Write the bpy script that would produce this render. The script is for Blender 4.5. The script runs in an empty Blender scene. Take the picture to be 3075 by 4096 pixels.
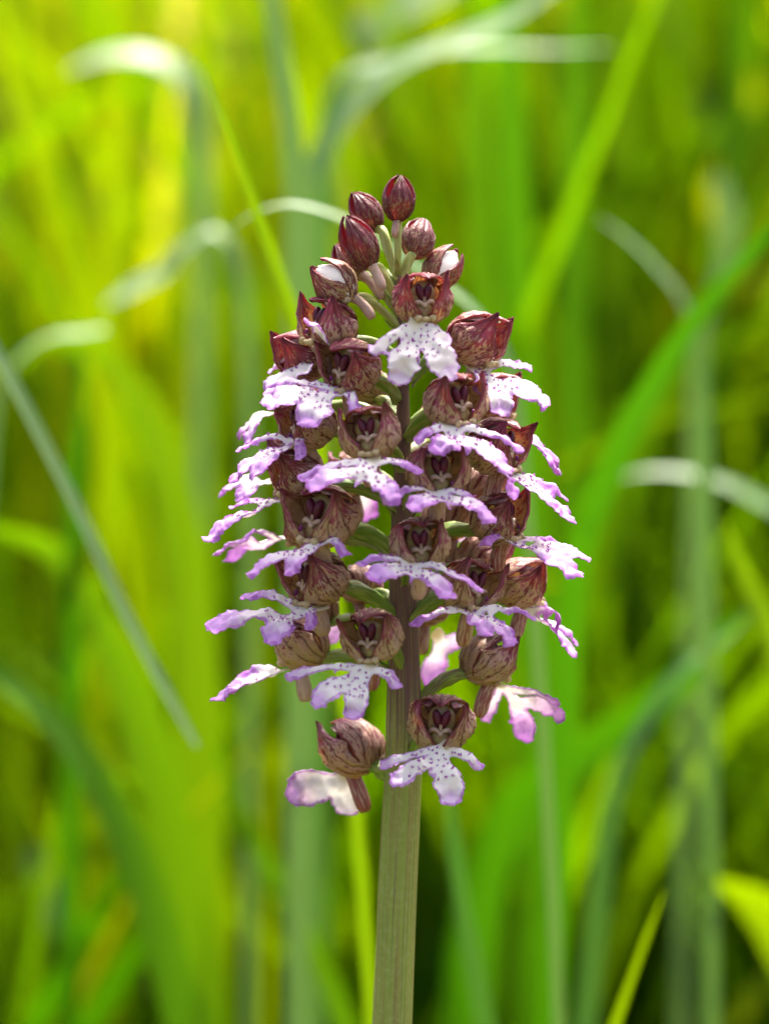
import bpy, math, random
import numpy as np
from mathutils import Vector, noise as mnoise

# ------------------------------------------------------------------ camera
SC = bpy.context.scene
W_PX, H_PX = 3075.0, 4096.0
D = 0.62                       # focus distance to the stem axis
FRAME_H = 0.164                # metres seen top to bottom at the stem
PITCH = math.radians(-6.0)
ZC = 0.47                      # height of the frame centre above the soil
cam_data = bpy.data.cameras.new("camera")
cam = bpy.data.objects.new("camera", cam_data)
SC.collection.objects.link(cam)
cam_data.sensor_fit = 'VERTICAL'
cam_data.sensor_height = 36.0
cam_data.lens = 36.0 * D / FRAME_H
CP, SP = math.cos(PITCH), math.sin(PITCH)
CAM = np.array([0.0, -D * CP, ZC - D * SP])
cam.location = CAM
cam.rotation_euler = (math.pi / 2 + PITCH, 0, 0)
cam_data.clip_start = 0.02
cam_data.clip_end = 500
cam_data.dof.use_dof = True
cam_data.dof.focus_distance = D - 0.007
cam_data.dof.aperture_fstop = cam_data.lens / 13.0     # a 13 mm wide opening
SC.camera = cam

# ------------------------------------------------------------------ light
SUN_EL, SUN_AZ = math.radians(64), math.radians(16)   # azimuth from +Y (behind the flower), negative = left
w = bpy.data.worlds.new("World")
SC.world = w
w.use_nodes = True
nt = w.node_tree
sky = nt.nodes.new("ShaderNodeTexSky")
sky.sky_type = 'NISHITA'
sky.sun_disc = False
sky.sun_elevation = SUN_EL
sky.sun_rotation = SUN_AZ
sky.air_density = 0.5
sky.dust_density = 8.0
sky.ozone_density = 0.0
bg = nt.nodes["Background"]
bg.inputs[1].default_value = 0.15
nt.links.new(sky.outputs[0], bg.inputs[0])
sun_d = bpy.data.lights.new("sun", 'SUN')
sun_d.energy = 2.2
sun_d.angle = math.radians(0.53)
sun_d.color = (1.0, 0.95, 0.86)
sun = bpy.data.objects.new("sun", sun_d)
SC.collection.objects.link(sun)
sd = Vector((math.sin(SUN_AZ) * math.cos(SUN_EL), math.cos(SUN_AZ) * math.cos(SUN_EL), math.sin(SUN_EL)))
sun.rotation_euler = sd.to_track_quat('Z', 'Y').to_euler()
sun.location = (0, 1, 2)
SC.view_settings.view_transform = 'Standard'
SC.view_settings.look = 'None'
SC.view_settings.gamma = 1.0
SC.view_settings.exposure = 2.25
SC.cycles.max_bounces = 8
SC.cycles.transmission_bounces = 6
SC.cycles.diffuse_bounces = 5
SC.cycles.use_denoising = True
SC.cycles.caustics_reflective = False
SC.cycles.caustics_refractive = False

# ------------------------------------------------------------------ helpers
rnd = random.Random(7)
npr = np.random.default_rng(11)
PXM = FRAME_H / H_PX


def ray(px, py):
    u = (px - W_PX / 2) * PXM / D
    v = -(py - H_PX / 2) * PXM / D
    # camera axes: right X, up (0,-SP,CP), forward (0,CP,SP)
    return np.array([u, CP - v * SP, SP + v * CP])


def at(px, py, d=0.0):
    """point on the upright plane d millimetres in front of the stem axis, seen at that pixel"""
    r = ray(px, py)
    t = (-d * 0.001 - CAM[1]) / r[1]
    return CAM + r * t


def nrm(v):
    v = np.asarray(v, float)
    return v / (np.linalg.norm(v) + 1e-12)


def bez(p, n):
    p = [np.asarray(q, float) for q in p]
    t = np.linspace(0, 1, n)[:, None]
    if len(p) == 3:
        return (1 - t) ** 2 * p[0] + 2 * t * (1 - t) * p[1] + t ** 2 * p[2]
    return (1 - t) ** 3 * p[0] + 3 * t * (1 - t) ** 2 * p[1] + 3 * t * t * (1 - t) * p[2] + t ** 3 * p[3]


def catmull(P, n):
    P = np.asarray(P, float)
    Q = np.vstack([2 * P[0] - P[1], P, 2 * P[-1] - P[-2]])
    out = []
    for i in range(len(P) - 1):
        a, b, c, d_ = Q[i:i + 4]
        for t in np.linspace(0, 1, n, endpoint=False):
            out.append(0.5 * (2 * b + (c - a) * t + (2 * a - 5 * b + 4 * c - d_) * t * t + (3 * b - a - 3 * c + d_) * t ** 3))
    out.append(P[-1])
    return np.array(out)


def ns(v, s=1.0, o=0.0):
    return mnoise.noise(Vector((v[0] * s + o, v[1] * s + o * 1.7, v[2] * s - o)))


def make(name, verts, faces, mats, parent=None, loc=None, mi=None, uv=None, attrs=None, color=None, smooth=True):
    """one mesh object; verts are relative to loc (loc relative to the parent)"""
    me = bpy.data.meshes.new(name)
    me.from_pydata([tuple(v) for v in verts], [], [tuple(int(i) for i in f) for f in faces])
    for m in mats:
        me.materials.append(m)
    if mi is not None:
        me.polygons.foreach_set("material_index", np.asarray(mi, dtype=np.int32))
    if smooth:
        me.polygons.foreach_set("use_smooth", np.ones(len(me.polygons), dtype=bool))
    if uv is not None:
        lay = me.uv_layers.new(name="UVMap")
        idx = np.zeros(len(me.loops), dtype=np.int32)
        me.loops.foreach_get("vertex_index", idx)
        lay.data.foreach_set("uv", np.asarray(uv, dtype=np.float32)[idx].ravel())
    if attrs:
        for k, a in attrs.items():
            at_ = me.attributes.new(k, 'FLOAT', 'POINT')
            at_.data.foreach_set("value", np.asarray(a, dtype=np.float32))
    me.update()
    ob = bpy.data.objects.new(name, me)
    SC.collection.objects.link(ob)
    if parent is not None:
        ob.parent = parent
    if loc is not None:
        ob.location = tuple(loc)
    if color is not None:
        ob.color = color
    return ob


def tag(o, label=None, cat=None, group=None, kind=None):
    if label: o["label"] = label
    if cat: o["category"] = cat
    if group: o["group"] = group
    if kind: o["kind"] = kind
    return o


def thicken(V, F, th, mi_top=0, mi_bot=1):
    """give an open sheet a real thickness: returns verts, faces, material index, source vertex of each new vertex"""
    V = np.asarray(V, float)
    N = np.zeros_like(V)
    for f in F:
        p = V[list(f)]
        n = np.cross(p[1] - p[0], p[2] - p[0])
        if len(f) == 4:
            n = n + np.cross(p[2] - p[0], p[3] - p[0])
        for i in f:
            N[i] += n
    N /= (np.linalg.norm(N, axis=1)[:, None] + 1e-15)
    n0 = len(V)
    V2 = np.vstack([V, V - N * th])
    edges = {}
    for f in F:
        for a, b in zip(f, list(f[1:]) + [f[0]]):
            edges[(a, b)] = edges.get((a, b), 0) + 1
    F2 = [tuple(f) for f in F]
    mi = [mi_top] * len(F2)
    for f in F:
        F2.append(tuple(i + n0 for i in reversed(f)))
        mi.append(mi_bot)
    src = list(range(n0)) * 2
    dup, extra = {}, []
    def rv(i):
        if i not in dup:
            dup[i] = 2 * n0 + len(extra)
            extra.append(V2[i]); src.append(i % n0)
        return dup[i]
    for (a, b) in list(edges):
        if (b, a) not in edges:
            F2.append((rv(b), rv(a), rv(a + n0), rv(b + n0)))
            mi.append(mi_top)
    if extra:
        V2 = np.vstack([V2, np.array(extra)])
    src = np.array(src)
    return V2, F2, mi, src, N


def tube(path, rad, seg=10, rib=None, cap=True):
    """tapered tube round a path; rib(angle, s) scales the radius"""
    path = np.asarray(path, float)
    n = len(path)
    T = np.gradient(path, axis=0)
    up = np.array([0.31, -0.83, 0.2])
    V, uv = [], []
    x = nrm(np.cross(T[0], up))
    for i in range(n):
        t = nrm(T[i])
        x = nrm(x - t * np.dot(x, t))
        y = np.cross(t, x)
        for k in range(seg):
            a = 2 * math.pi * k / seg
            s = i / (n - 1)
            r = rad[i] * (rib(a, s) if rib else 1.0)
            V.append(path[i] + (x * math.cos(a) + y * math.sin(a)) * r)
            uv.append((k / seg, s))
    F = []
    for i in range(n - 1):
        for k in range(seg):
            k2 = (k + 1) % seg
            F.append((i * seg + k, i * seg + k2, (i + 1) * seg + k2, (i + 1) * seg + k))
    if cap:
        F.append(tuple(range(seg - 1, -1, -1)))
        F.append(tuple((n - 1) * seg + k for k in range(seg)))
    return np.array(V), F, np.array(uv)


def ellipsoid(c, rx, ry, rz, A=None, nu=10, nv=7):
    V, F = [], []
    A = np.eye(3) if A is None else A
    for j in range(nv + 1):
        th = math.pi * j / nv
        for i in range(nu):
            ph = 2 * math.pi * i / nu
            p = np.array([rx * math.sin(th) * math.cos(ph), ry * math.sin(th) * math.sin(ph), rz * math.cos(th)])
            V.append(np.asarray(c) + A @ p)
    for j in range(nv):
        for i in range(nu):
            a, b = j * nu + i, j * nu + (i + 1) % nu
            F.append((a, a + nu, b + nu, b))
    return V, F


class Bag:
    def __init__(s): s.V, s.F, s.M = [], [], []
    def add(s, V, F, m=0):
        o = len(s.V)
        s.V += [np.asarray(v, float) for v in V]
        s.F += [tuple(i + o for i in f) for f in F]
        s.M += [m] * len(F)

# ------------------------------------------------------------------ materials
class NT:
    """small helper for node trees"""
    def __init__(s, name):
        s.m = bpy.data.materials.new(name)
        s.m.use_nodes = True
        s.t = s.m.node_tree
        s.t.nodes.clear()
        s.out = s.n("ShaderNodeOutputMaterial")
    def n(s, typ, **kw):
        nd = s.t.nodes.new(typ)
        for k, v in kw.items():
            if k.startswith("i_"):
                nd.inputs[int(k[2:])].default_value = v
            else:
                setattr(nd, k, v)
        return nd
    def l(s, a, b): s.t.links.new(a, b)
    def val(s, inp, x):
        if hasattr(x, "is_output") or isinstance(x, bpy.types.NodeSocket): s.l(x, inp)
        else: inp.default_value = x
    def math(s, op, a, b=0.0, c=0.0, clamp=False):
        nd = s.n("ShaderNodeMath", operation=op, use_clamp=clamp)
        s.val(nd.inputs[0], a); s.val(nd.inputs[1], b); s.val(nd.inputs[2], c)
        return nd.outputs[0]
    def ramp(s, x, lo, hi, a=0.0, b=1.0):
        nd = s.n("ShaderNodeMapRange", interpolation_type='SMOOTHSTEP')
        for i, v in enumerate((x, lo, hi, a, b)): s.val(nd.inputs[i], v)
        return nd.outputs[0]
    def mix(s, f, a, b):
        nd = s.n("ShaderNodeMix", data_type='RGBA')
        s.val(nd.inputs[0], f)
        for i, v in ((6, a), (7, b)):
            s.val(nd.inputs[i], v if isinstance(v, bpy.types.NodeSocket) else (*v, 1.0))
        return nd.outputs[2]
    def attr(s, name): return s.n("ShaderNodeAttribute", attribute_name=name).outputs[2]
    def noise(s, vec, scale, detail=3.0, rough=0.55):
        nd = s.n("ShaderNodeTexNoise")
        if vec is not None: s.l(vec, nd.inputs["Vector"])
        nd.inputs["Scale"].default_value = scale
        nd.inputs["Detail"].default_value = detail
        nd.inputs["Roughness"].default_value = rough
        return nd.outputs[0]
    def combine(s, x, y, z):
        nd = s.n("ShaderNodeCombineXYZ")
        for i, v in enumerate((x, y, z)): s.val(nd.inputs[i], v)
        return nd.outputs[0]
    def uv(s):
        nd = s.n("ShaderNodeUVMap")
        sp = s.n("ShaderNodeSeparateXYZ")
        s.l(nd.outputs[0], sp.inputs[0])
        return sp.outputs[0], sp.outputs[1]
    def objcol(s):
        nd = s.n("ShaderNodeObjectInfo")
        sp = s.n("ShaderNodeSeparateColor")
        s.l(nd.outputs["Color"], sp.inputs[0])
        return sp.outputs[0], sp.outputs[1], sp.outputs[2]
    def bump(s, h, strength, dist):
        nd = s.n("ShaderNodeBump")
        nd.inputs["Strength"].default_value = strength
        nd.inputs["Distance"].default_value = dist
        s.l(h, nd.inputs["Height"])
        return nd.outputs[0]
    def finish(s, col, rough, trans=0.0, tcol=None, normal=None, spec=0.5, sheen=0.0):
        p = s.n("ShaderNodeBsdfPrincipled")
        s.val(p.inputs["Base Color"], col if isinstance(col, bpy.types.NodeSocket) else (*col, 1.0))
        s.val(p.inputs["Roughness"], rough)
        s.val(p.inputs["Specular IOR Level"], spec)
        if normal is not None: s.l(normal, p.inputs["Normal"])
        if sheen: p.inputs["Sheen Weight"].default_value = sheen
        if trans:
            tr = s.n("ShaderNodeBsdfTranslucent")
            tc = col if tcol is None else tcol
            s.val(tr.inputs[0], tc if isinstance(tc, bpy.types.NodeSocket) else (*tc, 1.0))
            if normal is not None: s.l(normal, tr.inputs["Normal"])
            mx = s.n("ShaderNodeMixShader")
            s.val(mx.inputs[0], trans)
            s.l(p.outputs[0], mx.inputs[1]); s.l(tr.outputs[0], mx.inputs[2])
            s.l(mx.outputs[0], s.out.inputs[0])
        else:
            s.l(p.outputs[0], s.out.inputs[0])
        return s.m


def objcoord(t):
    return t.n("ShaderNodeTexCoord").outputs["Object"]


def mat_sepal(name, inner):
    t = NT(name)
    u, v = t.uv()
    tone, pink, rn = t.objcol()
    off = t.math('MULTIPLY', rn, 37.0)
    wob = t.math('MULTIPLY', t.math('SUBTRACT', t.noise(t.combine(t.math('MULTIPLY', u, 2.0), t.math('MULTIPLY', v, 2.5), off), 1.5), 0.5), 0.10)
    uu = t.math('ADD', u, wob)
    # long dark veins
    sv = t.math('ABSOLUTE', t.math('SINE', t.math('MULTIPLY', uu, 4.0 * math.pi)))
    brk = t.noise(t.combine(t.math('MULTIPLY', u, 9.0), t.math('MULTIPLY', v, 2.6), t.math('ADD', off, 5.0)), 1.6, 2.0)
    vein = t.math('MULTIPLY', t.ramp(sv, 0.36, 0.06), t.ramp(brk, 0.28, 0.46))
    # dashes and blotches stretched along the sepal
    bl = t.noise(t.combine(t.math('MULTIPLY', uu, 15.0), t.math('MULTIPLY', v, 5.0), off), 2.0, 4.0, 0.62)
    thr = t.math('SUBTRACT', 0.725 if not inner else 0.74, t.math('MULTIPLY', tone, 0.30))
    thr = t.math('SUBTRACT', thr, t.math('MULTIPLY', t.ramp(v, 0.35, 1.0), 0.17 if not inner else 0.08))
    blot = t.ramp(t.math('SUBTRACT', bl, thr), -0.015, 0.055)
    edge = t.ramp(t.math('ABSOLUTE', t.math('SUBTRACT', u, 0.5)), 0.455, 0.49)
    tip = t.ramp(t.math('ADD', v, t.math('MULTIPLY', t.math('SUBTRACT', bl, 0.5), 0.5)), 0.80, 0.98)
    dark = t.math('MULTIPLY', blot, 0.88)
    dark = t.math('MAXIMUM', dark, t.math('MULTIPLY', edge, 0.8))
    dark = t.math('MAXIMUM', dark, t.math('MULTIPLY', tip, 0.9))
    n2 = t.noise(objcoord(t), 420.0, 3.0)
    green = (0.52, 0.43, 0.19) if not inner else (0.50, 0.42, 0.19)
    cream = (0.64, 0.44, 0.36) if not inner else (0.58, 0.44, 0.30)
    base = t.mix(t.ramp(n2, 0.35, 0.65), green, cream)
    base = t.mix(t.math('MULTIPLY', pink, 0.75), base, (0.58, 0.28, 0.30))
    mar = t.mix(t.math('MULTIPLY', t.ramp(v, 0.45, 0.95), t.ramp(n2, 0.30, 0.75)), (0.180, 0.014, 0.042), (0.42, 0.040, 0.145))
    col = t.mix(dark, base, mar)
    col = t.mix(t.math('MULTIPLY', vein, 0.78), col, (0.085, 0.009, 0.016))
    fine = t.noise(objcoord(t), 3800.0, 2.0)
    h = t.math('ADD', t.math('MULTIPLY', sv, 0.55), t.math('MULTIPLY', fine, 0.35))
    nm = t.bump(h, 0.8, 0.00045)
    tcol = t.mix(dark, (0.62, 0.46, 0.22), (0.48, 0.04, 0.12))
    col = t.mix(t.math('MULTIPLY', t.ramp(tone, 0.76, 1.0), 0.62), col, (0.070, 0.005, 0.018))
    return t.finish(col, 0.38, 0.42, tcol, nm, 0.40)


def mat_lip(name, under):
    t = NT(name)
    e, d_, tip = t.attr("edge"), t.attr("dist"), t.attr("tip")
    oc = objcoord(t)
    n1 = t.noise(oc, 900.0, 3.0)
    n2 = t.noise(oc, 260.0, 2.0)
    white = (0.88, 0.855, 0.81)
    cream = (0.74, 0.66, 0.44)
    lilac = (0.64, 0.37, 0.73)
    purple = (0.42, 0.12, 0.50)
    if under:
        f = t.ramp(t.math('ADD', d_, t.math('MULTIPLY', n2, 2.5)), 5.0, 12.5)
        base = t.mix(f, (0.88, 0.85, 0.87), (0.68, 0.43, 0.75))
        st = t.ramp(n1, 0.52, 0.66)
        base = t.mix(t.math('MULTIPLY', t.math('MULTIPLY', st, f), 0.5), base, (0.44, 0.19, 0.60))
        rim = t.ramp(e, 0.45, 0.05)
    else:
        base = t.mix(t.ramp(t.math('ADD', t.math('ADD', tip, t.math('MULTIPLY', t.math('SUBTRACT', t.objcol()[0], 0.3), 0.85)), t.math('MULTIPLY', n2, 0.35)), 0.85, 1.28), white, lilac)
        rw, _g, _b = t.objcol()                       # how broad the purple margin of this lip is
        en = t.math('ADD', e, t.math('MULTIPLY', t.math('SUBTRACT', n2, 0.5), t.math('MULTIPLY', rw, 2.2)))
        en = t.math('ADD', en, t.math('MULTIPLY', t.math('SUBTRACT', n1, 0.5), 0.25))
        wid = t.math('ADD', 0.12, t.math('MULTIPLY', t.math('MULTIPLY', rw, 1.0), t.ramp(tip, 0.35, 0.95)))
        rim = t.ramp(t.math('SUBTRACT', en, wid), 0.10, -0.08)
        rim = t.math('MULTIPLY', rim, t.ramp(d_, 2.0, 4.5, 0.25, 1.0))
        pv = t.mix(t.ramp(n1, 0.40, 0.62), (0.42, 0.12, 0.52), (0.58, 0.28, 0.66))
    col = t.mix(t.math('MULTIPLY', rim, 0.8 if under else t.math('ADD', 0.72, t.math('MULTIPLY', rw, 0.25), clamp=True)), base, purple if under else pv)
    col = t.mix(t.ramp(d_, 2.3, 0.4), col, cream)
    fine = t.noise(oc, 4200.0, 2.0)
    nm = t.bump(t.math('ADD', t.math('MULTIPLY', fine, 0.5), t.math('MULTIPLY', n1, 0.5)), 0.35, 0.00030)
    return t.finish(col, 0.55, 0.40, None, nm, 0.30)


def mat_plain(name, c1, c2, scale=600.0, rough=0.45, trans=0.0, bump=0.3, bscale=2500.0, spec=0.5, tcol=None):
    t = NT(name)
    oc = objcoord(t)
    col = t.mix(t.ramp(t.noise(oc, scale, 3.0), 0.35, 0.65), c1, c2)
    nm = t.bump(t.noise(oc, bscale, 2.0), bump, 0.0003)
    return t.finish(col, rough, trans, tcol, nm, spec)


def mat_streak(name, c1, c2, c3, ku, kv, rough, trans, amount_attr=True):
    """stalks: fine streaks along the length"""
    t = NT(name)
    u, v = t.uv()
    tone, pink, rn = t.objcol()
    off = t.math('MULTIPLY', rn, 31.0)
    ca, sa = t.math('COSINE', t.math('MULTIPLY', u, 2 * math.pi)), t.math('SINE', t.math('MULTIPLY', u, 2 * math.pi))
    vec = t.combine(t.math('MULTIPLY', ca, ku), t.math('MULTIPLY', sa, ku), t.math('ADD', t.math('MULTIPLY', v, kv), off))
    a = t.noise(vec, 1.0, 5.0, 0.62)
    vec2 = t.combine(t.math('MULTIPLY', ca, ku * 3.2), t.math('MULTIPLY', sa, ku * 3.2), t.math('ADD', t.math('MULTIPLY', v, kv * 1.4), off))
    b = t.noise(vec2, 1.0, 3.0, 0.6)
    col = t.mix(t.ramp(a, 0.38, 0.62), c1, c2)
    k = t.ramp(t.math('ADD', b, t.math('SUBTRACT', t.math('MULTIPLY', tone, 0.45), 0.10)), 0.52, 0.74)
    col = t.mix(k, col, c3)
    fine = t.noise(objcoord(t), 2600.0, 3.0)
    nm = t.bump(t.math('ADD', t.math('MULTIPLY', b, 0.8), t.math('MULTIPLY', fine, 0.4)), 0.5, 0.0004)
    return t.finish(col, rough, trans, None, nm, 0.4)


def mat_stem():
    t = NT("stem_skin")
    u, v = t.uv()          # v is the height in metres
    ca, sa = t.math('COSINE', t.math('MULTIPLY', u, 2 * math.pi)), t.math('SINE', t.math('MULTIPLY', u, 2 * math.pi))
    zz = t.math('MULTIPLY', v, 26.0)
    a = t.noise(t.combine(t.math('MULTIPLY', ca, 3.0), t.math('MULTIPLY', sa, 3.0), zz), 1.0, 4.0, 0.6)
    b = t.noise(t.combine(t.math('MULTIPLY', ca, 15.0), t.math('MULTIPLY', sa, 15.0), zz), 1.0, 3.0, 0.65)
    c = t.noise(objcoord(t), 900.0, 4.0, 0.7)
    col = t.mix(t.ramp(a, 0.40, 0.62), (0.225, 0.285, 0.05), (0.24, 0.22, 0.06))
    col = t.mix(t.math('MULTIPLY', t.ramp(c, 0.45, 0.7), 0.5), col, (0.33, 0.37, 0.14))
    up = t.ramp(v, ZC - 0.044, ZC - 0.022)         # the skin turns purple among the flowers
    k = t.ramp(t.math('ADD', b, t.math('MULTIPLY', up, 0.26)), 0.53, 0.74)
    col = t.mix(k, col, (0.135, 0.062, 0.060))
    nm = t.bump(t.math('ADD', t.math('MULTIPLY', b, 0.8), t.math('MULTIPLY', c, 0.6)), 0.6, 0.0005)
    return t.finish(col, 0.5, 0.0, None, nm, 0.4)


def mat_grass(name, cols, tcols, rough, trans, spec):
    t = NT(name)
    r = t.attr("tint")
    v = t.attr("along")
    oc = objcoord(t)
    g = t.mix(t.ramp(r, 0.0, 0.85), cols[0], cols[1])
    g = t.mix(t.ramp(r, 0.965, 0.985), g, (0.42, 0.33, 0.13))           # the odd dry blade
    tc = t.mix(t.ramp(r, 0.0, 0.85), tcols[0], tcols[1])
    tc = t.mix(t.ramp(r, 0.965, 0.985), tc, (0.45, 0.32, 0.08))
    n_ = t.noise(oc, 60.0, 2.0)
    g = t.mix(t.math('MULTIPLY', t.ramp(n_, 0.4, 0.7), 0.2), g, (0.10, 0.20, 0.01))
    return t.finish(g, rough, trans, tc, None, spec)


M_SEP, M_SEPI = mat_sepal("sepal_outside", False), mat_sepal("sepal_inside", True)
M_LIP, M_LIPU = mat_lip("lip_upper", False), mat_lip("lip_underside", True)
M_TUFT = mat_plain("purple_hairs", (0.42, 0.05, 0.44), (0.52, 0.12, 0.54), 900, 0.7, 0.35)
M_ANTH = mat_plain("anther_maroon", (0.050, 0.004, 0.014), (0.085, 0.008, 0.024), 900, 0.35, spec=0.25)
M_CREAM = mat_plain("column_cream", (0.50, 0.37, 0.27), (0.40, 0.25, 0.19), 900, 0.4, 0.2)
M_CAV = mat_plain("throat_olive", (0.34, 0.29, 0.10), (0.28, 0.17, 0.08), 900, 0.4)
M_PIL = mat_plain("throat_cream", (0.50, 0.40, 0.20), (0.46, 0.33, 0.18), 500, 0.4, 0.2)
M_MAG = mat_plain("throat_magenta", (0.16, 0.012, 0.13), (0.22, 0.02, 0.17), 900, 0.4)
M_SPUR = mat_streak("spur_skin", (0.56, 0.40, 0.30), (0.50, 0.33, 0.27), (0.30, 0.08, 0.08), 1.4, 2.5, 0.42, 0.22)
M_OV = mat_streak("ovary_green", (0.13, 0.24, 0.025), (0.27, 0.33, 0.075), (0.15, 0.10, 0.05), 1.6, 2.2, 0.42, 0.14)
M_OVP = mat_streak("bud_stalk_green", (0.30, 0.35, 0.08), (0.40, 0.42, 0.15), (0.24, 0.16, 0.08), 1.6, 2.2, 0.42, 0.18)
M_BRACT = mat_plain("bract_green", (0.20, 0.26, 0.06), (0.30, 0.28, 0.12), 400, 0.5, 0.35)
M_PETAL = mat_plain("inner_petal", (0.50, 0.36, 0.30), (0.26, 0.06, 0.10), 700, 0.42, 0.3)
M_STEM = mat_stem()
M_GRASS = mat_grass("grass_green", ((0.022, 0.100, 0.000), (0.075, 0.150, 0.000)), ((0.110, 0.245, 0.000), (0.40, 0.45, 0.000)), 0.55, 0.57, 0.08)
M_BLUE = mat_grass("grass_sky_sheen", ((0.050, 0.140, 0.028), (0.135, 0.225, 0.090)), ((0.07, 0.22, 0.006), (0.15, 0.28, 0.03)), 0.50, 0.25, 0.42)  # bluish pale colour holds part of the sky sheen on bent blades
M_BLADE = mat_grass("grass_blade_green", ((0.028, 0.115, 0.001), (0.075, 0.165, 0.001)), ((0.060, 0.225, 0.000), (0.26, 0.38, 0.000)), 0.5, 0.42, 0.15)
M_LEAF = mat_grass("leaf_green", ((0.07, 0.16, 0.012), (0.10, 0.20, 0.015)), ((0.24, 0.45, 0.012), (0.30, 0.50, 0.012)), 0.4, 0.45, 0.5)

# ------------------------------------------------------------------ ground
def build_ground():
    n = 60
    V, F = [], []
    rs = [0] + [0.15 * 1.17 ** i for i in range(38)]
    seg = 40
    for i, r in enumerate(rs):
        for k in range(seg):
            a = 2 * math.pi * k / seg
            x, y = r * math.cos(a), 1 + r * math.sin(a)
            V.append((x, y, 0.012 * ns((x, y, 0), 4.0) - 0.004 if r < 12 else -0.004))
    for i in range(len(rs) - 1):
        for k in range(seg):
            k2 = (k + 1) % seg
            F.append((i * seg + k, (i + 1) * seg + k, (i + 1) * seg + k2, i * seg + k2))
    t = NT("meadow_soil")
    oc = objcoord(t)
    col = t.mix(t.ramp(t.noise(oc, 30.0, 5.0), 0.35, 0.65), (0.055, 0.075, 0.012), (0.10, 0.085, 0.03))
    nm = t.bump(t.noise(oc, 120.0, 4.0), 0.6, 0.01)
    tag(make("ground", V, F, [t.finish(col, 0.9, 0, None, nm, 0.2)]), kind="structure")

build_ground()

# ------------------------------------------------------------------ orchid: stem
AX = [(1200, 1598, 26), (1000, 1588, 20), (1300, 1604, 34), (1500, 1612, 44), (1700, 1613, 54), (1900, 1612, 70), (2100, 1610, 84),
      (2300, 1609, 98), (2500, 1615, 112), (2700, 1617, 126), (2900, 1618, 140), (3100, 1613, 146), (3300, 1603, 150),
      (3700, 1585, 152), (4096, 1570, 154), (4700, 1545, 158)]
AX.sort()
AXY = np.array([a[0] for a in AX], float)
AXX = np.array([a[1] for a in AX], float)
AXW = np.array([a[2] for a in AX], float)


def axis(py):
    return at(float(np.interp(py, AXY, AXX)), py, 0.0)


low = at(1545, 4700, 0)
BASE = np.array([low[0] - 0.010, 0.0, 0.0])
orchid = bpy.data.objects.new("orchid", None)
SC.collection.objects.link(orchid)
orchid.location = tuple(BASE)
orchid.empty_display_size = 0.05
tag(orchid, "tall orchid spike with maroon hooded flowers, white purple-spotted lips and ribbed olive stem", "orchid")


def build_stem():
    ys = np.linspace(985, 4700, 150)
    P = [at(float(np.interp(y, AXY, AXX)), y, 0) for y in ys]
    R = [0.5 * float(np.interp(y, AXY, AXW)) * PXM for y in ys]
    zl = P[-1][2]
    for z in np.linspace(zl, 0.0, 40)[1:]:
        f = 1 - z / zl
        P.append(np.array([P[149][0] * (1 - f) + BASE[0] * f, 0, z]))
        R.append(R[149] * (1 + 0.15 * f))
    P = np.array(P)
    ribs = [(rnd.uniform(0, 6.28), rnd.choice([0.05, 0.08, 0.12, 0.25]), rnd.uniform(-1, 1)) for _ in range(26)]
    def rib(a, s, z):
        r = 0.0
        for a0, wd, h in ribs:
            dd = (a - a0 + 0.25 * math.sin(9 * s + a0) + math.pi) % (2 * math.pi) - math.pi
            r += h * math.exp(-(dd / wd) ** 2)
        return 1.0 + 0.075 * r + 0.016 * math.sin(23 * a + 4 * s)
    seg = 120
    V, uv, F = [], [], []
    for i, p in enumerate(P):
        for k in range(seg):
            a = 2 * math.pi * k / seg
            rr = R[i] * rib(a, i / len(P), p[2]) * (1 + 0.012 * ns((p[2] * 60, math.cos(a) * 1.2, math.sin(a) * 1.2)))
            V.append(p + np.array([math.cos(a), math.sin(a), 0]) * rr - BASE)
            uv.append((k / seg, p[2]))
    n = len(P)
    for i in range(n - 1):
        for k in range(seg):
            k2 = (k + 1) % seg
            F.append((i * seg + k, (i + 1) * seg + k, (i + 1) * seg + k2, i * seg + k2))
    F.append(tuple(range(seg)))
    F.append(tuple((n - 1) * seg + k for k in range(seg - 1, -1, -1)))
    make("stem", V, F, [M_STEM], orchid, uv=uv)

build_stem()

# ------------------------------------------------------------------ orchid: flowers
MM = 0.001


def sphere_sheet(dirs, widths, radii, rscale, nu, nv, flare=0.22, curl=0.0, wob=0.03, seed=0.0, rib=0.030, nrib=8.0, wstart=None):
    """petal lying on an ellipsoid: a curve of directions from base to tip, widened by an angle on both sides"""
    S = np.linspace(0, 1, nv)
    path = bez(dirs, nv)
    path = np.array([nrm(p) for p in path])
    tang = np.gradient(path, axis=0)
    V, uv = [], []
    ws = np.interp(S, [w_[0] for w_ in widths], [w_[1] for w_ in widths])
    for i, s in enumerate(S):
        p = path[i]
        tn = nrm(tang[i] - p * np.dot(tang[i], p))
        ac = np.cross(tn, p)
        for j in range(nu):
            q = 2.0 * j / (nu - 1) - 1.0
            ang = math.radians(ws[i]) * q
            d_ = p * math.cos(ang) + ac * math.sin(ang)
            r = rscale
            r *= 1 + rib * math.cos(q * nrib * math.pi)
            r *= 1 + wob * ns(d_, 2.2, seed) + 0.6 * wob * ns(d_, 6.0, seed + 3) + 0.012 * ns((q * 9, s * 3, seed), 1.0)
            if s > 0.75:
                r *= 1 + flare * ((s - 0.75) / 0.25) ** 2
            r *= 1 + curl * max(0.0, abs(q) - 0.75) / 0.25
            V.append(d_ * r * np.asarray(radii))
            uv.append((0.5 + 0.5 * q, s))
    F = []
    for i in range(nv - 1):
        for j in range(nu - 1):
            a = i * nu + j
            F.append((a, a + nu, a + nu + 1, a + 1))
    return np.array(V), F, np.array(uv)


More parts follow.
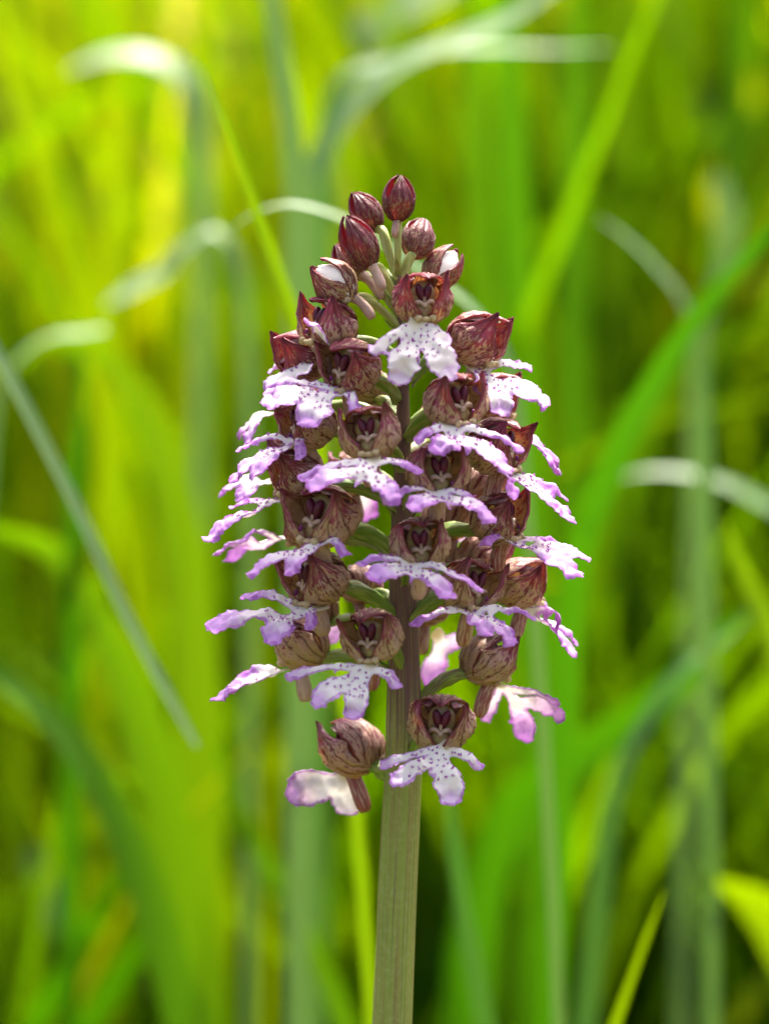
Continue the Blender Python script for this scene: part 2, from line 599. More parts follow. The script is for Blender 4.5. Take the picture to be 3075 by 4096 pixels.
def frame(az, pitch=0.0, roll=0.0):
    """columns R, F, U of a flower that faces az (0 = camera, +90 = right of the picture)"""
    a = math.radians(az)
    R = np.array([math.cos(a), math.sin(a), 0.0])
    Fv = np.array([math.sin(a), -math.cos(a), 0.0])
    U = np.array([0.0, 0.0, 1.0])
    p = math.radians(pitch)
    F2 = Fv * math.cos(p) + U * math.sin(p)
    U2 = U * math.cos(p) - Fv * math.sin(p)
    r = math.radians(roll)
    R2 = R * math.cos(r) + U2 * math.sin(r)
    U3 = U2 * math.cos(r) - R * math.sin(r)
    return np.stack([R2, F2, U3], axis=1)


def sepal_obj(name, sheet, A, scale, parent, color, th=0.22, mats=None):
    V, F, uv = sheet
    V = (V * scale) @ A.T * MM
    V2, F2, mi, src, _ = thicken(V, F, th * MM)
    # make sure the outside layer is the one away from the centre
    make(name, V2, F2, mats or [M_SEP, M_SEPI], parent, mi=mi, uv=uv[src], color=color)


def sdf_poly(Q, P, R):
    """distance of points Q (n,2) to a polyline P with radii R; returns signed distance and position along it (0..1)"""
    best = np.full(len(Q), 1e9)
    tt = np.zeros(len(Q))
    n = len(P) - 1
    for i in range(n):
        a, b = P[i], P[i + 1]
        ab = b - a
        L = np.dot(ab, ab) + 1e-12
        t = np.clip(((Q - a) @ ab) / L, 0, 1)
        c = a + t[:, None] * ab
        d_ = np.linalg.norm(Q - c, axis=1) - (R[i] + (R[i + 1] - R[i]) * t)
        m = d_ < best
        best[m] = d_[m]
        tt[m] = (i + t[m]) / n
    return best, tt


def smin(a, b, k):
    h = np.clip(0.5 + 0.5 * (b - a) / k, 0, 1)
    return b * (1 - h) + a * h - k * h * (1 - h)


def build_lip(parent, org, T, tips, Fdir, seed, wS=1.9, wA=1.0, curl=0.32, fold=0.7, spots=42, body=0.46, wB=1.5, single=False, wavy=0.4, tooth=True, rim=0.55):
    wL, wR = (wS if isinstance(wS, tuple) else (wS, wS))
    wL, wR = wL * 1.2, wR * 1.2
    wS = max(wL, wR)
    wB *= 1.1
    """the spotted lip: a thin sheet with two arms and two skirt lobes. T, tips: points in metres; built in millimetres"""
    r_ = random.Random(seed)
    P3 = {k: (np.asarray(v) - T) / MM for k, v in tips.items() if v is not None}
    sk = [P3[k] for k in ("sL", "sR") if k in P3]
    mean = sum(sk) / len(sk)
    ev = nrm(mean)
    U = np.array([0, 0, 1.0])
    if len(sk) == 2 and np.linalg.norm(sk[1] - sk[0]) > 2:
        lat = sk[1] - sk[0]
    else:
        lat = np.cross(U, Fdir) * -1
    for a, sg in (("aL", -1), ("aR", 1)):
        if a in P3:
            q = P3[a] - ev * np.dot(P3[a], ev)
            lat = nrm(lat) + 0.5 * sg * nrm(q)
    lat = nrm(lat - ev * np.dot(lat, ev))
    nn = np.cross(lat, ev)
    if np.dot(nn, U + 0.7 * Fdir) < 0:
        nn = -nn
    eu = lat
    to2 = lambda p: np.array([np.dot(p, eu), np.dot(p, ev)])
    ho = lambda p: float(np.dot(p, nn))
    lobes = []
    fork3 = mean * body
    def lobe(start, end, r0, r1, r2, bend, kind, rise=0.0, npt=9):
        mid = 0.5 * (start + end) + bend
        c = bez([start, mid, end], npt)
        P2 = np.array([to2(p) for p in c])
        H = np.array([ho(p) for p in c])
        t = np.linspace(0, 1, npt)
        H = H + rise * np.sin(t * math.pi)
        R = np.interp(t, [0, 0.35, 0.75, 1.0], [r0, 0.55 * r0 + 0.45 * r1, r1, r2])
        lobes.append((P2, R, H, kind))
    lobe(np.zeros(3), fork3, 1.05, wB * 0.85, wB, np.zeros(3), "b")
    if single:
        lobe(fork3, mean, wB, wS, wS * 0.6, np.zeros(3), "s")
    else:
        for k in ("sL", "sR"):
            if k in P3:
                e = P3[k]
                sg = -1 if k == "sL" else 1
                wk = wL if k == "sL" else wR
                tip_in = e - nrm(e - fork3) * wk * 0.8
                lobe(fork3 + eu * sg * 0.5, tip_in, wB * 0.70, wk, wk * 0.80, nn * 0.5 + eu * sg * 0.4, "s", 0.3)
        if tooth and len(sk) == 2:
            lobe(fork3, fork3 + ev * (wB + 1.5), 0.3, 0.25, 0.15, np.zeros(3), "t")
    for k in ("aL", "aR"):
        if k in P3:
            e = P3[k]
            st = fork3 * 0.30
            tip_in = e - nrm(e - st) * wA * 0.8
            lobe(st, tip_in, wA * 0.72, wA * 0.85, wA, nn * 0.7 + ev * -0.2, "a", 0.4)
    allp = np.vstack([l[0] for l in lobes])
    rmax = max(l[1].max() for l in lobes) + 0.9
    lo, hi = allp.min(0) - rmax, allp.max(0) + rmax
    h = 0.34
    nx, ny = int((hi[0] - lo[0]) / h) + 2, int((hi[1] - lo[1]) / h) + 2
    gx, gy = np.meshgrid(lo[0] + h * np.arange(nx), lo[1] + h * np.arange(ny), indexing='ij')
    Q = np.stack([gx.ravel(), gy.ravel()], axis=1)

    def field(Q, raw=False):
        sd_ = None
        wsum = np.zeros(len(Q)); hs = np.zeros(len(Q)); tp = np.zeros(len(Q)); tw = np.zeros(len(Q))
        for P2, R, H, kind in lobes:
            d_, t = sdf_poly(Q, P2, R)
            sd_ = d_ if sd_ is None else smin(sd_, d_, 0.55)
            ww = np.exp(-np.maximum(d_ + 0.9, 0) / 0.45) + 1e-9
            hh = np.interp(t, np.linspace(0, 1, len(H)), H)
            wsum += ww; hs += ww * hh
            tp += ww * (t if kind in "sat" else 0.0)
        return sd_, hs / wsum, tp / wsum

    sd_, _, tp = field(Q)
    rag = np.array([ns((q[0], q[1], seed), 0.9, seed) * 0.40 + ns((q[0], q[1], seed), 2.2, seed + 9) * 0.34 for q in Q])
    val = sd_ + rag * (0.35 + 0.9 * tp)
    key = {}
    pts = []
    def gp(i, j):
        k = i * ny + j
        if k not in key:
            key[k] = len(pts); pts.append(Q[k])
        return key[k]
    def ep(k1, k2):
        kk = (min(k1, k2), max(k1, k2))
        if kk not in key:
            a, b = val[kk[0]], val[kk[1]]
            f = min(max(a / (a - b), 0.06), 0.94)
            key[kk] = len(pts); pts.append(Q[kk[0]] * (1 - f) + Q[kk[1]] * f)
        return key[kk]
    F = []
    for i in range(nx - 1):
        for j in range(ny - 1):
            c = [i * ny + j, (i + 1) * ny + j, (i + 1) * ny + j + 1, i * ny + j + 1]
            if min(val[k] for k in c) >= 0: continue
            tris = ((0, 1, 2), (0, 2, 3)) if (i + j) % 2 else ((0, 1, 3), (1, 2, 3))
            for tr in tris:
                ks = [c[q] for q in tr]
                poly = []
                for a_, b_ in zip(ks, ks[1:] + ks[:1]):
                    if val[a_] < 0: poly.append(gp(a_ // ny, a_ % ny))
                    if (val[a_] < 0) != (val[b_] < 0): poly.append(ep(a_, b_))
                if len(poly) >= 3: F.append(tuple(poly))
    pts = np.array(pts)
    sdv, Hn, tip = field(pts)
    onrim = np.array([isinstance(k, tuple) for k in key])
    ragp = np.array([ns((q[0], q[1], seed), 0.9, seed) * 0.40 + ns((q[0], q[1], seed), 2.2, seed + 9) * 0.34 for q in pts])
    edge = np.maximum(-(sdv + ragp * (0.35 + 0.9 * tip)), 0)
    edge[onrim] = 0
    dist = np.linalg.norm(pts, axis=1)
    wav = np.array([ns((q[0], q[1], seed), 0.33, seed + 2) for q in pts])
    wav2 = np.array([ns((q[0], q[1], seed), 0.8, seed + 5) for q in pts])
    ease = np.clip(dist / 3.0, 0, 1)
    disp = Hn + wavy * 2.4 * wav * ease + wavy * 0.9 * wav2 * ease
    disp -= curl * (0.35 + 0.8 * wav) * np.exp(-edge / 0.35) * ease
    disp -= rim * 0.9 * np.clip(1 - edge / 1.1, 0, 1) ** 1.5 * np.clip((tip - 0.3) / 0.6, 0, 1) * (0.55 + 1.3 * wav)
    disp -= fold * np.clip((tip - 0.72) / 0.28, 0, 1) ** 2 * (0.7 + 1.2 * wav)
    V = (pts[:, :1] * eu + pts[:, 1:] * ev + disp[:, None] * nn) * MM
    # face orientation: top must look along nn
    f0 = F[len(F) // 2]
    n0 = np.cross(V[f0[1]] - V[f0[0]], V[f0[2]] - V[f0[0]])
    if np.dot(n0, nn) < 0:
        F = [tuple(reversed(f)) for f in F]
    V2, F2, mi, src, N = thicken(V, F, 0.14 * MM)
    bag = Bag()
    bag.V = list(V2); bag.F = list(F2); bag.M = list(mi)
    A_e, A_d, A_t = list(edge[src]), list(dist[src]), list(tip[src])
    # tufts of purple hairs
    cand = [i for i in range(len(pts)) if edge[i] > 0.42 and 1.9 < dist[i] < 9.5 and not (tip[i] > 0.72)]
    r_.shuffle(cand)
    chosen = []
    for i in cand:
        if len(chosen) >= spots: break
        if r_.random() < (dist[i] - 4.0) / 7.5 + 0.12 * max(0, abs(pts[i][0]) - 1.2): continue
        if all(np.linalg.norm(pts[i] - pts[j]) > 0.88 for j in chosen):
            chosen.append(i)
    down = nrm(ev * 0.4 + nn)
    for i in chosen:
        big = r_.uniform(0.6, 1.25)
        for _ in range(r_.randint(3, 7)):
            b = V[i] + (eu * r_.gauss(0, 0.17) + ev * r_.gauss(0, 0.15)) * MM * big
            nrm_ = N[i]
            dr = nrm(nrm_ * 1.0 + np.array([r_.gauss(0, .45), r_.gauss(0, .45), r_.gauss(0.1, .45)]))
            x = nrm(np.cross(dr, [0.3, 0.5, 0.8])); y = np.cross(dr, x)
            rr, hh = r_.uniform(0.08, 0.14) * MM * big, r_.uniform(0.30, 0.62) * MM
            base = b - nrm_ * 0.04 * MM
            vs = [base + (x * math.cos(k * 1.5708) + y * math.sin(k * 1.5708)) * rr for k in range(4)] + [base + dr * hh]
            o = len(bag.V)
            bag.V += vs
            bag.F += [(o, o + 1, o + 4), (o + 1, o + 2, o + 4), (o + 2, o + 3, o + 4), (o + 3, o, o + 4)]
            bag.M += [2] * 4
            A_e += [1] * 5; A_d += [5] * 5; A_t += [0] * 5
    make("lip", bag.V, bag.F, [M_LIP, M_LIPU, M_TUFT], parent, loc=T - org, mi=bag.M, attrs={"edge": A_e, "dist": A_d, "tip": A_t}, color=(rim, 0, r_.random(), 1))


def build_column(parent, A, s):
    b = Bag()
    rot = lambda a: np.array([[math.cos(a), 0, math.sin(a)], [0, 1, 0], [-math.sin(a), 0, math.cos(a)]])
    for sg in (-1, 1):
        V, F = ellipsoid((sg * 0.66, 1.75, 1.05), 0.74, 0.8, 1.55, rot(sg * 0.26), 14, 9); b.add(V, F, 0)
        # cream wing of the stigma, then its rim running down to the lip
        pth = bez([(sg * 0.15, 2.15, -1.25), (sg * 0.9, 2.1, -0.35), (sg * 1.65, 1.9, -0.65), (sg * 1.75, 1.8, -1.35)], 10)
        V, F, _ = tube(pth, [0.30, 0.32, 0.36, 0.40, 0.42, 0.42, 0.40, 0.34, 0.26, 0.15], 9); b.add(V, F, 1)
        pth = bez([(sg * 1.80, 1.9, -2.3), (sg * 1.8, 2.3, -3.0), (sg * 0.95, 3.0, -3.9)], 8)
        V, F, _ = tube(pth, [0.15, 0.25, 0.33, 0.42, 0.5, 0.6, 0.7, 0.7], 9); b.add(V, F, 3)
        V, F = ellipsoid((sg * 1.86, 2.15, -2.15), 0.30, 0.36, 0.62, None, 8, 6); b.add(V, F, 4)
        V, F, _ = tube(bez([(sg * 0.14, 2.0, 1.1), (sg * 0.18, 2.3, 0.2), (sg * 0.10, 2.2, -0.9)], 7), [0.05, 0.07, 0.08, 0.1, 0.11, 0.11, 0.1], 6); b.add(V, F, 1)
    V, F = ellipsoid((0, 2.25, -1.35), 0.52, 0.42, 0.50, None, 10, 6); b.add(V, F, 1)
    V, F = ellipsoid((0, 1.2, -2.2), 1.55, 0.8, 1.45, None, 12, 8); b.add(V, F, 2)
    V, F = ellipsoid((0, 2.35, -3.75), 1.15, 1.0, 0.5, None, 12, 6); b.add(V, F, 3)
    V, F = ellipsoid((0, 0.2, 0.4), 2.3, 0.9, 2.8, None, 12, 8); b.add(V, F, 2)
    V = ((np.array(b.V) + np.array([0, 0.5, 0.0])) * s) @ A.T * MM
    make("column", V, b.F, [M_ANTH, M_CREAM, M_CAV, M_PIL, M_MAG], parent, mi=b.M)


def ovary_mesh(S, E, outdir, s, sag=0.0018, r0=0.9, r1=1.35, r2=0.85):
    ln = np.linalg.norm(E - S)
    c1 = S + outdir * ln * 0.30 + np.array([0, 0, ln * 0.30])
    c2 = E - outdir * ln * 0.28 + np.array([0, 0, ln * 0.10])
    path = bez([S, c1, c2, E], 16)
    t = np.linspace(0, 1, 16)
    rad = np.interp(t, [0, 0.15, 0.6, 1], [r0, r0, r1, r2]) * MM * s
    tw = rnd.uniform(2.0, 3.5)
    return tube(path, rad, 18, lambda a, q: 1 + 0.16 * math.cos(3 * (a + tw * q)) + 0.05 * math.cos(9 * (a + tw * q)))


def build_bract(parent, org, S, outdir, s):
    L, wd = 4.2 * s, 1.1 * s
    side = nrm(np.cross(outdir, [0, 0, 1]))
    V, F = [], []
    n = 7
    for i in range(n):
        t = i / (n - 1)
        p = S - np.array([0, 0, 1.0]) * MM + (outdir * (0.6 + 2.4 * t ** 1.3) + np.array([0, 0, 1]) * L * t * 0.9) * MM
        ww = wd * (1 - t) ** 0.7 * (0.75 + 0.5 * t)
        for q in (-1, 0, 1):
            V.append(p + side * q * ww * MM - outdir * (0.35 * MM if q == 0 else 0) - org)
    for i in range(n - 1):
        for j in (0, 1):
            a = i * 3 + j
            F.append((a, a + 1, a + 4, a + 3))
    V2, F2, mi, src, _ = thicken(np.array(V), F, 0.12 * MM, 0, 0)
    make("bract", V2, F2, [M_BRACT], parent, mi=mi)


def flower(hx, hy, d, az, T=None, aL=None, aR=None, sL=None, sR=None, s=1.0, pitch=0.0, roll=0.0, tone=0.5, pink=0.15,
           lip=True, attach=None, lipkw=None, openw=0.0, depth=None, spur=True, ears=1.0):
    seed = rnd.uniform(0, 50)
    s *= 0.95 * rnd.uniform(0.94, 1.05)
    pitch += rnd.uniform(-8, 8)
    roll += rnd.uniform(-9, 9)
    ears *= rnd.uniform(0.8, 1.2)
    C = at(hx, hy, d)
    A = frame(az, pitch, roll)
    A0 = frame(az)
    Fd = A0[:, 1]
    # ovary = the flower's own mesh
    base_dir = np.array([0.0, -0.78, -0.62])
    E = C + (A @ (base_dir * np.array([5.0, 4.9, 4.5]) * s * 0.93)) * MM
    S = axis(attach if attach else hy + 150 * s + rnd.uniform(-20, 25))
    od = nrm(np.array([E[0] - S[0], E[1] - S[1], 0]))
    S = S + od * 0.001
    V, F, uv = ovary_mesh(S, E, od, s)
    tone = tone - 0.06
    pink = pink + 0.22
    col = lambda k=0.0: (min(max(tone + k, 0), 1), pink, rnd.random(), 1)
    fl = make("flower", V - C, F, [M_OV], orchid, loc=C - BASE, uv=uv, color=(rnd.uniform(0.05, 0.5), 0, rnd.random(), 1))
    RR = np.array([5.1, 4.9, 4.6])
    j = lambda a=0.07: rnd.uniform(-a, a)
    # dorsal sepal
    sh = sphere_sheet([(0, -0.72, -0.55), (j(), -0.75, 1.35), (j(0.1), 0.82 + j(), 0.60 + j())],
                      [(0, 22), (0.2, 42), (0.55, 50), (0.76, 36), (0.88, 16), (1, 2)], RR, 1.0, 17, 22, 0.22, 0.02, 0.05, seed)
    sepal_obj("sepal", sh, A, s, fl, col(0.05))
    for sg in (-1, 1):
        sh = sphere_sheet([(0.02 * sg, -0.80, -0.60), (sg * (1.55 + j(0.1)), 0.32 + j(), -0.50), (sg * (0.55 * ears + j(0.12)), 0.68 + j(0.1), 0.66 + j(0.12))],
                          [(0, 22), (0.25, 48), (0.5, 69 - openw), (0.72, 56 - openw), (0.84, 30), (0.93, 11), (1, 2)], RR, 1.05, 19, 28, 0.46, -0.10, 0.08, seed + sg * 3)
        sepal_obj("sepal", sh, A, s, fl, col())
        sh = sphere_sheet([(0.05 * sg, -0.7, -0.3), (sg * 0.55, -0.3, 1.1), (sg * (0.34 + j(0.08)), 0.60 + j(), 0.74 + j(0.08))],
                          [(0, 7), (0.4, 13), (0.8, 13), (1, 2)], RR, 0.90, 7, 14, 0.12, 0.0, 0.05, seed + sg * 7)
        sepal_obj("petal", sh, A, s, fl, col(-0.1), 0.18, [M_PETAL, M_PETAL])
    build_column(fl, A, s)
    # spur: hangs down and back from the throat
    if spur:
        p0 = A @ np.array([0, 1.0, -3.6]) * s
        path = bez([p0, p0 + A0 @ np.array([j(0.3), -1.6, -1.6]) * s, p0 + A0 @ np.array([j(0.8), -2.4 + j(0.8), -6.4 + j(0.8)]) * s], 12) * MM
        rad = np.interp(np.linspace(0, 1, 12), [0, 0.3, 0.8, 0.95, 1], [1.35, 1.15, 1.3, 1.15, 0.75]) * MM * s
        V, F, uv = tube(path, rad, 14, lambda a, q: 1 + 0.12 * math.cos(2 * a))
        make("spur", V, F, [M_SPUR], fl, uv=uv, color=(rnd.uniform(0.1, 0.7), 0, rnd.random(), 1))
    if lip:
        kw = dict(lipkw or {})
        Tp0 = C + A @ np.array([0, 3.0, -3.6]) * s * MM
        dT = -Tp0[1] / MM
        Tp = at(T[0], T[1], dT) if T else Tp0
        ex = {"aL": (-0.85, 0.30, -0.30), "aR": (0.85, 0.30, -0.30), "sL": (-0.42, 0.62, -0.66), "sR": (0.42, 0.62, -0.66)}
        ln = {"aL": 9, "aR": 9, "sL": 13, "sR": 13}
        tips = {}
        for k, p in (("aL", aL), ("aR", aR), ("sL", sL), ("sR", sR)):
            if p is None: continue
            dz = -(A0 @ np.array(ex[k]))[1] * ln[k] * 0.85
            if depth and k in depth: dz = depth[k]
            tips[k] = at(p[0], p[1], dT + dz)
        build_lip(fl, C, Tp, tips, Fd, seed + 0.37, **kw)
    build_bract(fl, C, S, od, s)
    return fl


def bud(base, tip, wpx, db, dt, tone=0.95, pink=0.0, attach=None, gap=None, spurp=None, s=1.0, ovr=0.75):
    """closed flower: three sepals wrapped round an axis from base to tip"""
    Bp, Tp = at(base[0], base[1], db), at(tip[0], tip[1], dt)
    C = 0.5 * (Bp + Tp)
    ax = nrm(Tp - Bp)
    L = np.linalg.norm(Tp - Bp) / MM
    x = nrm(np.cross(ax, [0.2, -1, 0.1]))
    y = np.cross(ax, x)          # towards the camera or away
    if y[1] > 0: x, y = -x, -y
    A = np.stack([x, y, ax], axis=1)
    rx = wpx * PXM / MM / 2
    RR = np.array([rx, rx * 0.95, L * 0.455])
    seed = rnd.uniform(0, 50)
    S = axis(attach if attach else base[1] + 130)
    od = nrm(np.array([Bp[0] - S[0], Bp[1] - S[1], 1e-5]))
    V, F, uv = ovary_mesh(S, Bp + ax * 0.4 * MM, od, ovr, r0=0.75, r1=1.05, r2=0.95)
    fl = make("bud", V - C, F, [M_OVP], orchid, loc=C - BASE, uv=uv, color=(rnd.uniform(0.0, 0.2), 0, rnd.random(), 1))
    phs = [90, 210, 330] if gap is None else gap
    gf = 1.0 if gap is None else 0.80
    for i, ph in enumerate(phs):
        a = math.radians(ph)
        e = np.array([math.cos(a), math.sin(a), 0])
        tipd = np.array([0, 0, 1.0]) + e * (0.07 + (0.26 if gap else 0.0))
        sh = sphere_sheet([(0, 0, -1.0) + e * 0.1, e * 1.7 + np.array([0, 0, -0.25]), tipd],
                          [(0, 40), (0.3, 72 * gf), (0.6, 66 * gf), (0.8, 40 * gf), (0.92, 16), (1, 3)], RR, 0.95 + 0.03 * i, 17, 24, 0.20 if gap is None else 0.18, 0.0, 0.05, seed + i * 2, 0.022)
        sepal_obj("sepal", sh, A, 1.0, fl, (tone, pink, rnd.random(), 1))
    if gap is not None:
        V, F = ellipsoid((0, 0, -0.1), rx * 0.95, rx * 0.93, L * 0.47, None, 18, 12)
        V = np.array([v * np.array([1 - 0.6 * max(0, v[2] / (L * .47)) ** 1.6] * 2 + [1.0]) * (1 + 0.05 * ns(v, 0.7, seed)) * (1 - 0.10 * math.exp(-(v[0] / 0.25) ** 2)) for v in V])
        make("lip", V @ A.T * MM, F, [M_LIP], fl, attrs={"edge": np.full(len(V), 2.0), "dist": np.full(len(V), 6.0), "tip": np.zeros(len(V))})
    if spurp:
        sp = at(spurp[0], spurp[1], db + 1.0)
        path = bez([Bp + ax * 1.2 * MM, 0.5 * (Bp + sp) + np.array([0, 0, 1.5 * MM]), sp], 10)
        rad = np.interp(np.linspace(0, 1, 10), [0, 0.4, 0.85, 1], [1.1, 0.75, 0.9, 0.6]) * MM * s
        V, F, uv = tube(path, rad, 12)
        make("spur", V - C, F, [M_SPUR], fl, uv=uv, color=(rnd.uniform(0.1, 0.5), 0, rnd.random(), 1))
    build_bract(fl, C, S, od, 0.7)
    return fl


# buds at the top
bud((1590, 890), (1600, 712), 124, 1, 1, 1.0, attach=1075, spurp=(1577, 948), s=0.7, ovr=0.62)
bud((1512, 925), (1420, 780), 118, -4, -5, 1.0, attach=1120)
bud((1486, 1076), (1388, 876), 136, 5, 6, 1.0, attach=1220, spurp=(1530, 1160))
bud((1448, 1115), (1350, 985), 116, 0, -2, 0.9, attach=1270, spurp=(1528, 1195))
bud((1655, 1030), (1690, 886), 128, -1, -6, 0.93, 0.25, attach=1150)
bud((1415, 1200), (1262, 1062), 168, 3, 4, 0.80, 0.1, attach=1320, gap=[40, 160, 285], spurp=(1490, 1275))
bud((1712, 1150), (1828, 1000), 150, -4, -5, 0.85, 0.15, attach=1270, gap=[150, 20, 265])

